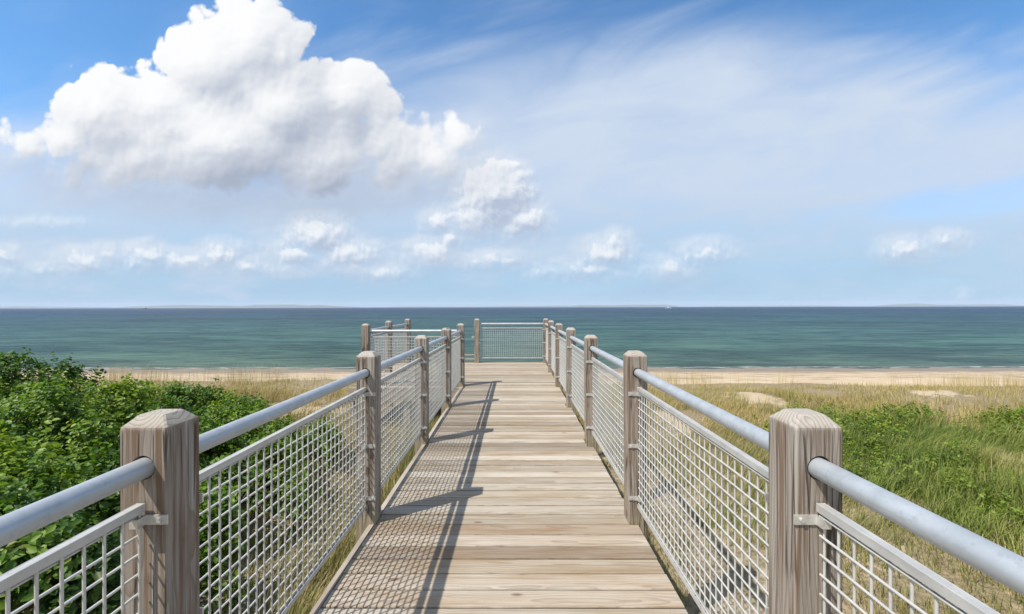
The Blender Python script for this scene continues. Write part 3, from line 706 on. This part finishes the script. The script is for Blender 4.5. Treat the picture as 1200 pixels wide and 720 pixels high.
def build_railings():
    for hh in (True, False): MESHCACHE['post', hh] = post_mesh(hh)
    MESHCACHE['clip', 1] = clip_mesh(1); MESHCACHE['clip', -1] = clip_mesh(-1)
    H = PW / 2
    def root(loc): return empty('railing', loc)
    def run(label, pts, posts, tab, grp=None):
        r = empty('railing', (0, 0, 0))
        for q in posts: post(r, *q)
        for (a, b_) in pts:
            va = Vector(a); vb = Vector(b_); d = (vb - va).normalized()
            rail(r, va + d * H, vb - d * H); panel(r, va + d * H, vb - d * H, tab)
        base = Vector((*posts[0][:2], -0.86)); r.location = base
        for c in r.children: c.location = Vector(c.location) - base
        tag(r, label, 'railing', grp)
        return r
    L = [(LX + LJ[i] - H, FRONT[i] + H) for i in range(6)]
    R = [(RX + H, FRONT[i] + H) for i in range(8)]
    run('left hand railing of the walkway, whose mesh shadow falls across the planks', list(zip(L[:-1], L[1:])), L, -1)
    run('right hand railing, longest run, from the near edge to the far corner of the landing', list(zip(R[:-1], R[1:])), R, 1)
    yf = FRONT[7] + H
    A = (-1.035, yf)
    r = run('short railing across the far end of the landing, straight ahead', [(A, R[7])], [(A[0], A[1], False)], -1)
    m = MB()
    for z in (0.10, 0.215):
        m.bbox(-2.86, A[0] - H, yf - 0.02, yf + 0.02, z - 0.018, z + 0.018, 0.003)
    t_ = m.build('toe_rail', M['lumber'], r); t_.location = -r.location
    m = MB(); m.box(A[0] - H - 0.045, A[0] - H, yf - 0.03, yf + 0.03, 0.70, 0.74); m.tube((A[0] - H - 0.05, yf - 0.035, 0.72), (A[0] - H - 0.05, yf + 0.035, 0.72), 0.03, 10)
    t_ = m.build('latch', M['clip'], r); t_.location = -r.location
    W = [(-2.94, FRONT[5] + H), (-3.0, FRONT[6] + H), (-2.98, FRONT[7] + H)]
    run('railing along the near side of the landing, left of the walkway', [(W[0], (LX + LJ[5] - H, FRONT[5] + H))], [(*W[0], False)], 1)
    run('railing down the left side of the landing, behind another railing', [(W[0], W[1]), (W[1], W[2])], [W[1], W[2]], -1)
# ---------------------------------------------------------------- plants
def frame_from(n, rng):
    """random tangent frames around unit vectors n (K,3)"""
    a = rng.normal(size=n.shape); t = a - (a * n).sum(1, keepdims=True) * n
    t /= np.linalg.norm(t, axis=1, keepdims=True) + 1e-9
    return t, np.cross(n, t)

def leaves(P, N, size, rng, tone):
    """folded oval leaves at P facing N: 6 vertices, 4 quads-as-two faces"""
    K = len(P); t, s = frame_from(N, rng)
    L = size[:, None]; w = L * 0.30; droop = -0.12 * L
    base = P; tip = P + t * L + N * droop
    m1 = P + t * L * 0.33; m2 = P + t * L * 0.70 + N * droop * 0.4
    up = N * L * 0.09
    V = np.stack([base, m1 + s * w + up, m2 + s * w * 0.86 + up, tip, m2 - s * w * 0.86 + up, m1 - s * w + up], 1)
    i = np.arange(K)[:, None] * 6
    Q = np.concatenate([i + np.array([[0, 1, 2, 3]]), i + np.array([[0, 3, 4, 5]])], 1).reshape(-1, 4)
    R = np.repeat(np.stack([tone, rng.random(K), rng.random(K)], 1), 6, 0)
    return V.reshape(-1, 3), Q, R

def shrub(x, y, rx, ry, h, label, n_leaf, mat, seed, lsize=0.05, group=None, base=None, name='shrub', low=0.30, cat='shrub', stems=26, clumps=1.0):
    rng = np.random.default_rng(seed)
    z0 = float(ground_z(x, y)) if base is None else base
    root = empty(name, (x, y, z0))
    # lumpy crown: sprays of twigs over and inside a bumpy dome
    nb = max(14, int(44 * (rx * ry) ** 0.5 * clumps))
    th = rng.uniform(0, 2 * math.pi, nb); cz = rng.uniform(-0.15, 1.0, nb) ** 1.0
    rad = np.sqrt(np.maximum(0, 1 - cz ** 2))
    d = np.stack([np.cos(th) * rad, np.sin(th) * rad, cz], 1)
    lump = 0.72 + 0.42 * rng.random(nb)
    c = d * lump[:, None] * np.array([rx, ry, h * (1 - low)]) + np.array([0, 0, h * low])
    br = rng.uniform(0.22, 0.42, nb) * (0.55 + 0.45 * min(rx, ry, h))
    c[:, 2] = np.maximum(c[:, 2] - br * 0.35, 0.06)
    nrm = d * np.array([1 / rx, 1 / ry, 1 / h]); nrm /= np.linalg.norm(nrm, axis=1, keepdims=True)
    # each clump is a bunch of leafy shoots, each shoot a short spray of leaves
    w = br ** 2; per = 11; ns = n_leaf // per
    sidx = rng.choice(nb, ns, p=w / w.sum())
    v = rng.normal(size=(ns, 3)) + nrm[sidx] * 0.9 + np.array([0, 0, 0.55]); v /= np.linalg.norm(v, axis=1, keepdims=True)
    dep = np.where(rng.random(ns) < 0.72, rng.uniform(0.82, 1.06, ns), rng.uniform(0.35, 0.85, ns))
    dep = dep + 0.42 * (rng.random(ns) ** 9)
    tip = c[sidx] + v * (br[sidx] * dep)[:, None]
    ax = v * 0.6 + np.array([0, 0, 0.55]) + rng.normal(size=(ns, 3)) * 0.25; ax /= np.linalg.norm(ax, axis=1, keepdims=True)
    idx = np.repeat(np.arange(ns), per); K = len(idx)
    tt = rng.uniform(-1.0, 0.35, K)
    P = tip[idx] + ax[idx] * (tt * lsize * 1.9)[:, None] + rng.normal(size=(K, 3)) * lsize * 0.34
    N = ax[idx] * 0.9 + v[idx] * 0.35 + rng.normal(size=(K, 3)) * 0.42; N /= np.linalg.norm(N, axis=1, keepdims=True)
    tone_b = np.clip(0.46 + rng.normal(size=nb) * 0.20, 0.05, 0.95)
    tone = np.clip(tone_b[sidx][idx] + 0.22 * (tt + 0.4) + (rng.normal(size=ns) * 0.12)[idx] + rng.normal(size=K) * 0.08, 0, 1)
    P[:, 2] = np.maximum(P[:, 2], 0.02)
    V, Q, R = leaves(P, N, lsize * rng.uniform(0.65, 1.25, K), rng, tone)
    np_mesh('foliage', V, Q, mat, R, parent=root)
    m = MB()
    m.tube((0, 0, -0.12), (0, 0, 0.03), 0.06, 8, True, 0.045)
    for k in range(stems):
        a = rng.uniform(0, 2 * math.pi); q = math.sqrt(rng.random())
        p0 = Vector((0, 0, -0.02))
        p1 = Vector((math.cos(a) * q * rx * 0.5, math.sin(a) * q * ry * 0.5, h * rng.uniform(0.12, 0.3)))
        p3 = Vector((math.cos(a) * q * rx * 0.92, math.sin(a) * q * ry * 0.92, h * rng.uniform(0.45, 0.85)))
        p2 = p1.lerp(p3, 0.5) + Vector((rng.normal() * 0.07, rng.normal() * 0.07, 0.05))
        m.tube(p0, p1, 0.013, 5, False, 0.009); m.tube(p1, p2, 0.009, 5, False, 0.006); m.tube(p2, p3, 0.006, 5, False, 0.003)
    m.build('stems', M['stem'], root)
    tag(root, label, cat, group)
    return root

def grass(name, n, xr, yr, dens, hgt, width, mat, seed, lean=(0.25, 0.0), bend=0.5, tone=None, tuft=6, spread=0.05, ztop=None):
    rng = np.random.default_rng(seed)
    nt = n // tuft; bx, by = [], []
    while sum(len(a) for a in bx) < nt:
        x = rng.uniform(*xr, nt); y = rng.uniform(*yr, nt)
        k = rng.random(nt) < dens(x, y)
        bx.append(x[k]); by.append(y[k])
    bx = np.concatenate(bx)[:nt]; by = np.concatenate(by)[:nt]
    idx = np.repeat(np.arange(nt), tuft); K = len(idx)
    x = bx[idx] + rng.normal(size=K) * spread; y = by[idx] + rng.normal(size=K) * spread
    z = ground_z(x, y) - 0.02
    hs = hgt(bx, by)[idx] * rng.uniform(0.5, 1.15, K)
    a = rng.uniform(0, 2 * math.pi, K)
    la = 2.6 * (fbm(x * 0.55, y * 0.55, seed + 90, 2) - 0.5) * 2
    dirx = np.cos(a) * 0.6 + lean[0] + 0.45 * np.sin(la); diry = np.sin(a) * 0.6 + lean[1] + 0.45 * np.cos(la) * 0.6
    sx = -np.sin(a); sy = np.cos(a)
    b_ = bend * rng.uniform(0.3, 1.3, K)
    lv = [(0, 1.0), (0.38, 0.85), (0.74, 0.6), (1.0, 0.06)]
    V = np.zeros((K, 8, 3)); R = np.zeros((K, 8, 3))
    tn = np.clip((tone(bx, by)[idx] if tone else 0.5) + rng.normal(size=K) * 0.17, 0, 1); r2 = rng.random(K)
    for i, (t, w) in enumerate(lv):
        off = hs * b_ * (0.25 * t + 0.75 * t * t); cz = hs * t * (1 - 0.35 * b_ * t)
        for j, s in enumerate((-1, 1)):
            q = i * 2 + j
            V[:, q, 0] = x + dirx * off + sx * s * width * w * 0.5
            V[:, q, 1] = y + diry * off + sy * s * width * w * 0.5
            V[:, q, 2] = z + cz
            R[:, q, 0] = tn; R[:, q, 1] = r2; R[:, q, 2] = t
    i = np.arange(K)[:, None] * 8
    Q = np.concatenate([i + np.array([[0, 1, 3, 2]]), i + np.array([[2, 3, 5, 4]]), i + np.array([[4, 5, 7, 6]])], 1).reshape(-1, 4)
    return np_mesh(name, V.reshape(-1, 3), Q, mat, R.reshape(-1, 3))

def off_deck(x, y):
    """0 under the boardwalk and landing, 1 outside"""
    on = ((x > -1.12) & (x < 0.98) & (y < 12.4)) | ((x > -3.3) & (x < 1.0) & (y > 8.35) & (y < 12.4))
    return np.where(on, 0.0, 1.0)
def bare(x, y):
    """0 in the open sand scars"""
    s = np.ones_like(x)
    for (cx, cy, rx, ry) in ((6.1, 10.7, 0.66, 0.95), (11.2, 11.3, 0.60, 0.62), (8.6, 12.0, 0.6, 0.4), (3.4, 9.0, 0.5, 1.0), (-4.9, 9.6, 1.6, 0.5), (2.3, 8.0, 0.7, 1.2), (3.6, 9.4, 0.6, 0.4), (1.9, 3.6, 0.5, 1.3)):
        q = ((x - cx) / rx) ** 2 + ((y - cy) / ry) ** 2 + 2.6 * (fbm(x * 2.3, y * 2.3, 77) - 0.5)
        s = s * (0.03 + 0.97 * sst(q, 0.6, 1.25))
    return s
def green_patch(x, y):
    """the belt of green growth on the right"""
    e = fbm(x * 0.8, y * 0.8, 51) - 0.5
    xl = np.interp(y, [2.0, 4.0, 6.0, 8.0, 9.5], [4.6, 4.3, 4.4, 5.0, 6.2])
    return sst(x + e * 1.0, xl - 0.2, xl + 0.5) * sst(y + e * 1.5, 1.6, 2.8) * (1 - sst(y + e * 2.6 + 0.33 * np.clip(x - 5.5, 0, 6), 8.2, 9.6))
def thicket(x, y):
    return np.clip(sst(-x - 0.2 * (y - 4) * (y > 4), 1.75, 2.3) * (1 - sst(y + 0.25 * (x + 6), 6.0, 7.4)), 0, 1)

def build_plants():
    # --- thicket on the left
    lab = [
        # x, y, rx, ry, h, n, label
        (-3.05, 1.05, 1.00, 0.95, 1.42, 9500, 'dense green shrub behind the nearest rail at the lower left corner'),
        (-3.45, 2.75, 1.25, 1.05, 1.42, 12000, 'dense green shrub just behind the nearest left post'),
        (-5.9, 2.9, 1.35, 1.3, 1.78, 11000, 'green shrub cut by the left edge of the photo'),
        (-6.3, 5.0, 1.30, 1.2, 1.74, 11500, 'tallest green shrub, its bright tips reaching up against the water at the far left'),
        (-4.75, 4.7, 1.15, 1.0, 1.56, 9500, 'green shrub in the middle of the thicket left of the walkway'),
        (-3.15, 4.55, 0.85, 0.85, 1.12, 6500, 'low green shrub behind the first full mesh panel on the left'),
        (-5.5, 6.9, 1.3, 0.9, 1.02, 6500, 'far green shrub at the back of the thicket, nearest the sand on the left'),
        (-3.75, 6.15, 0.95, 0.8, 0.98, 4500, 'last low green shrub of the thicket, where dry grass begins'),
        (-8.6, 6.4, 1.5, 1.3, 1.75, 6000, 'green shrub at the outer left edge behind the tallest one'),
    ]
    for k, (x, y, rx, ry, h, n, l) in enumerate(lab):
        shrub(x, y, rx, ry, h * 0.80, l, int(n * 3.0), M['leaf'], 100 + k, 0.050, 'shrubs of the thicket left of the boardwalk')
    # --- low plants on the right
    low = [
        (5.9, 8.0, 1.2, 0.9, 0.62, 3600, 'dark green low shrub in front of the left sand scar on the right'),
        (8.0, 8.3, 1.5, 0.9, 0.60, 4200, 'dark green low shrub in the middle of the right hand green belt'),
        (10.3, 7.9, 1.3, 0.9, 0.66, 3800, 'dark leafy low shrub near the right edge below the right sand scar'),
        (7.2, 6.2, 1.3, 1.0, 0.52, 4200, 'bright green low shrub among the long grass on the right'),
        (5.5, 6.1, 0.8, 0.8, 0.45, 3000, 'small green shrub just right of the near right post head'),
        (9.5, 5.6, 1.3, 1.0, 0.55, 3600, 'light green low shrub beside the right edge of the photo'),
        (5.6, 4.4, 0.8, 0.6, 0.42, 3000, 'low green shrub showing above the nearest rail on the right'),
    ]
    for k, (x, y, rx, ry, h, n, l) in enumerate(low):
        shrub(x, y, rx, ry, h * (0.64 if y > 7 else 0.52), l, int(n * (1.6 if y > 7 else 0.8)), M['leaf_low'], 200 + k, 0.042, 'low shrubs in the green belt', low=0.05, stems=10)
    shrub(1.62, 2.02, 0.14, 0.14, 0.20, 'small green weed seen through the nearest right mesh panel', 300, M['leaf_low'], 301, 0.06, None, name='weed', low=0.1, cat='plant', stems=4)
    # --- grasses
    dn = lambda x, y: off_deck(x, y)
    green = m_tone = lambda x, y: np.clip(1.5 * (fbm(x * 0.8, y * 0.8, 61, 3) - 0.5) + 0.50, 0, 1)
    o = grass('green_grass', 126000, (2.4, 17), (1.8, 10.2), lambda x, y: green_patch(x, y) * (0.35 + 0.65 * sst(fbm(x, y, 41), .3, .6)), lambda x, y: 0.20 + 0.42 * fbm(x * 0.9, y * 0.9, 43), 0.0085, M['grass_green'], 1, (0.35, -0.25), 0.8, green, 9, 0.06)
    tag(o, 'long green grass in the belt right of the boardwalk', 'grass', kind='stuff')
    def tan_d(x, y):
        a = sst(y, 6.3, 9.8) * (1 - sst(y + 0.8 * (fbm(x * .4, y * .4, 12) - .5), 12.2, 13.8)) * bare(x, y) * (1 - 0.85 * green_patch(x, y)) * (1 - thicket(x, y)) * off_deck(x, y)
        return a * (0.20 + 0.8 * sst(fbm(x * 0.9, y * 0.9, 19), 0.33, 0.58))
    o = grass('dune_grass', 84000, (-22, 22), (6.0, 16.6), tan_d, lambda x, y: (0.20 + 0.34 * fbm(x * 0.6, y * 0.6, 23)) * (1 - 0.62 * sst(y, 10.4, 12.2)), 0.0075, M['grass_tan'], 2, (0.22, -0.05), 0.75, lambda x, y: np.clip(0.9 * fbm(x * 0.45, y * 0.45, 29) + 0.03 * (y - 11), 0, 1), 10, 0.07)
    tag(o, 'dry tan grass along the dune crest before the beach', 'grass', kind='stuff')
    def edge_d(x, y):
        return off_deck(x, y) * bare(x, y) * sst(y, 12.4, 13.2) * (1 - sst(y, 14.8, 15.8)) * sst(fbm(x * 0.55, y * 0.3, 33) + 0.05 * (x > 3), 0.46, 0.62)
    o = grass('beach_grass', 4600, (-20, 20), (12.3, 16.0), edge_d, lambda x, y: 0.42 + 0.35 * fbm(x * 0.6, y * 0.6, 3), 0.005, M['grass_tan'], 3, (0.05, 0.0), 0.25, lambda x, y: 0.55 + 0 * x, 5, 0.10)
    tag(o, 'sparse tall pale stalks standing up against the sand and water', 'grass', kind='stuff')
    def near_d(x, y):
        return off_deck(x, y) * bare(x, y) * (1 - green_patch(x, y)) * sst(fbm(x * 1.3, y * 1.3, 37) + 0.12 * (x < -1) + 0.10 * (x > 2.2), 0.40, 0.62) * (1 - sst(y, 7.5, 9.5)) * (1 - 0.55 * thicket(x, y))
    o = grass('sand_grass', 46000, (-4.2, 5.2), (0.1, 9.5), near_d, lambda x, y: 0.10 + 0.26 * fbm(x * 1.1, y * 1.1, 45), 0.0065, M['grass_mix'], 4, (0.15, 0.0), 0.7, lambda x, y: fbm(x * 0.8, y * 0.8, 47, 3), 8, 0.045)
    tag(o, 'short mixed grass growing on the sand beside the boardwalk', 'grass', kind='stuff')
    def verge_d(x, y):
        return np.where((x > -1.75) & (x < -1.09) & (y < 8.3), 0.35 + 0.65 * sst(fbm(x * 2, y * 2, 57), .35, .6), 0.0)
    o = grass('verge_grass', 9000, (-1.8, -1.05), (0.2, 8.3), verge_d, lambda x, y: 0.26 + 0.42 * fbm(x * 1.6, y * 1.6, 59), 0.0065, M['grass_mix'], 5, (0.05, 0.0), 0.6, lambda x, y: fbm(x * 1.2, y * 1.2, 63, 3) - 0.22, 8, 0.04)
    tag(o, 'green and dry grass along the left side of the boardwalk', 'grass', kind='stuff')

def boat(name, px, D, length, hullm, label, tall):
    x = (px - 602) / 505 * D
    r = empty(name, (x, D, SEA))
    L = length / 2; W = length * 0.14; H = length * 0.13
    m = MB(); n = 9; vs = []
    for k in range(n):
        t = k / (n - 1); xx = -L + 2 * L * t; w = W * (1 - max(0, (t - 0.55) / 0.45) ** 2 * 0.98); sh = H * (1 + 0.5 * t * t)
        vs += [(xx, -w, sh), (xx, -w * 0.6, -0.2), (xx, w * 0.6, -0.2), (xx, w, sh)]
    fs = [(4 * k + j, 4 * k + (j + 1) % 4, 4 * k + 4 + (j + 1) % 4, 4 * k + 4 + j) for k in range(n - 1) for j in range(4)] + [(0, 1, 2, 3), (4 * n - 1, 4 * n - 2, 4 * n - 3, 4 * n - 4)]
    m.add(vs, fs); m.build('hull', hullm, r)
    m = MB(); m.bbox(-L * 0.45, L * 0.25, -W * 0.6, W * 0.6, H, H + tall, 0.1); m.bbox(-L * 0.2, L * 0.1, -W * 0.4, W * 0.4, H + tall, H + tall * 1.5, 0.1); m.build('cabin', M['cabin'], r)
    tag(r, label, 'boat', None)

def build_boats():
    boat('motor_boat', 168, 1500, 15.0, M['dark_hull'], 'dark boat, a tiny speck on the horizon at the left', 2.6)
    boat('motor_boat', 783, 900, 11.0, M['white_hull'], 'white motor boat, a tiny speck just below the horizon right of the landing', 1.2)
# ---------------------------------------------------------------- assemble
HAZE = 0.85e-4
M = {}
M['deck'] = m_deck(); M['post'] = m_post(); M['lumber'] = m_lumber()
M['rail'] = m_galv('galvanised pipe', (0.455, 0.49, 0.515), 0.48, 0.40)
M['wire'] = m_galv('galvanised wire', (0.57, 0.565, 0.53), 0.50, 0.25)
M['channel'] = m_galv('galvanised channel', (0.54, 0.54, 0.52), 0.48, 0.35)
M['clip'] = m_galv('bright zinc', (0.66, 0.65, 0.62), 0.40, 0.6)
M['ground'] = m_ground(); M['water'] = m_water(); M['haze'] = m_haze()
M['hills'] = m_plain('far land', (0.10, 0.13, 0.09), 0.9, 0.4, 0.004)
M['leaf'] = m_leaf('shrub leaf', (0.026, 0.070, 0.009), (0.078, 0.162, 0.014), (0.190, 0.280, 0.022), 0.32)
M['leaf_low'] = m_leaf('low shrub leaf', (0.085, 0.140, 0.013), (0.150, 0.220, 0.020), (0.25, 0.30, 0.040), 0.30)
M['stem'] = m_plain('twigs', (0.11, 0.085, 0.06), 0.9)
M['grass_green'] = m_grass('green grass', [(0.0, (0.075, 0.145, 0.014)), (0.42, (0.135, 0.215, 0.024)), (0.70, (0.27, 0.29, 0.055)), (1.0, (0.44, 0.39, 0.18))], 0.3, 0.22)
M['grass_tan'] = m_grass('dune grass', [(0.0, (0.19, 0.20, 0.038)), (0.3, (0.33, 0.285, 0.075)), (0.6, (0.50, 0.385, 0.145)), (1.0, (0.64, 0.50, 0.27))])
M['grass_mix'] = m_grass('mixed grass', [(0.0, (0.09, 0.14, 0.016)), (0.35, (0.18, 0.21, 0.038)), (0.6, (0.34, 0.28, 0.11)), (1.0, (0.48, 0.39, 0.23))])
M['cabin'] = m_plain('boat cabin', (0.6, 0.6, 0.6), 0.4); M['dark_hull'] = m_plain('dark hull', (0.05, 0.06, 0.08), 0.4); M['white_hull'] = m_plain('white hull', (0.78, 0.78, 0.78), 0.4)
build_world(); build_camera(); build_sun(); setup()
build_setting(); build_boardwalk(); build_railings(); build_plants(); build_boats()
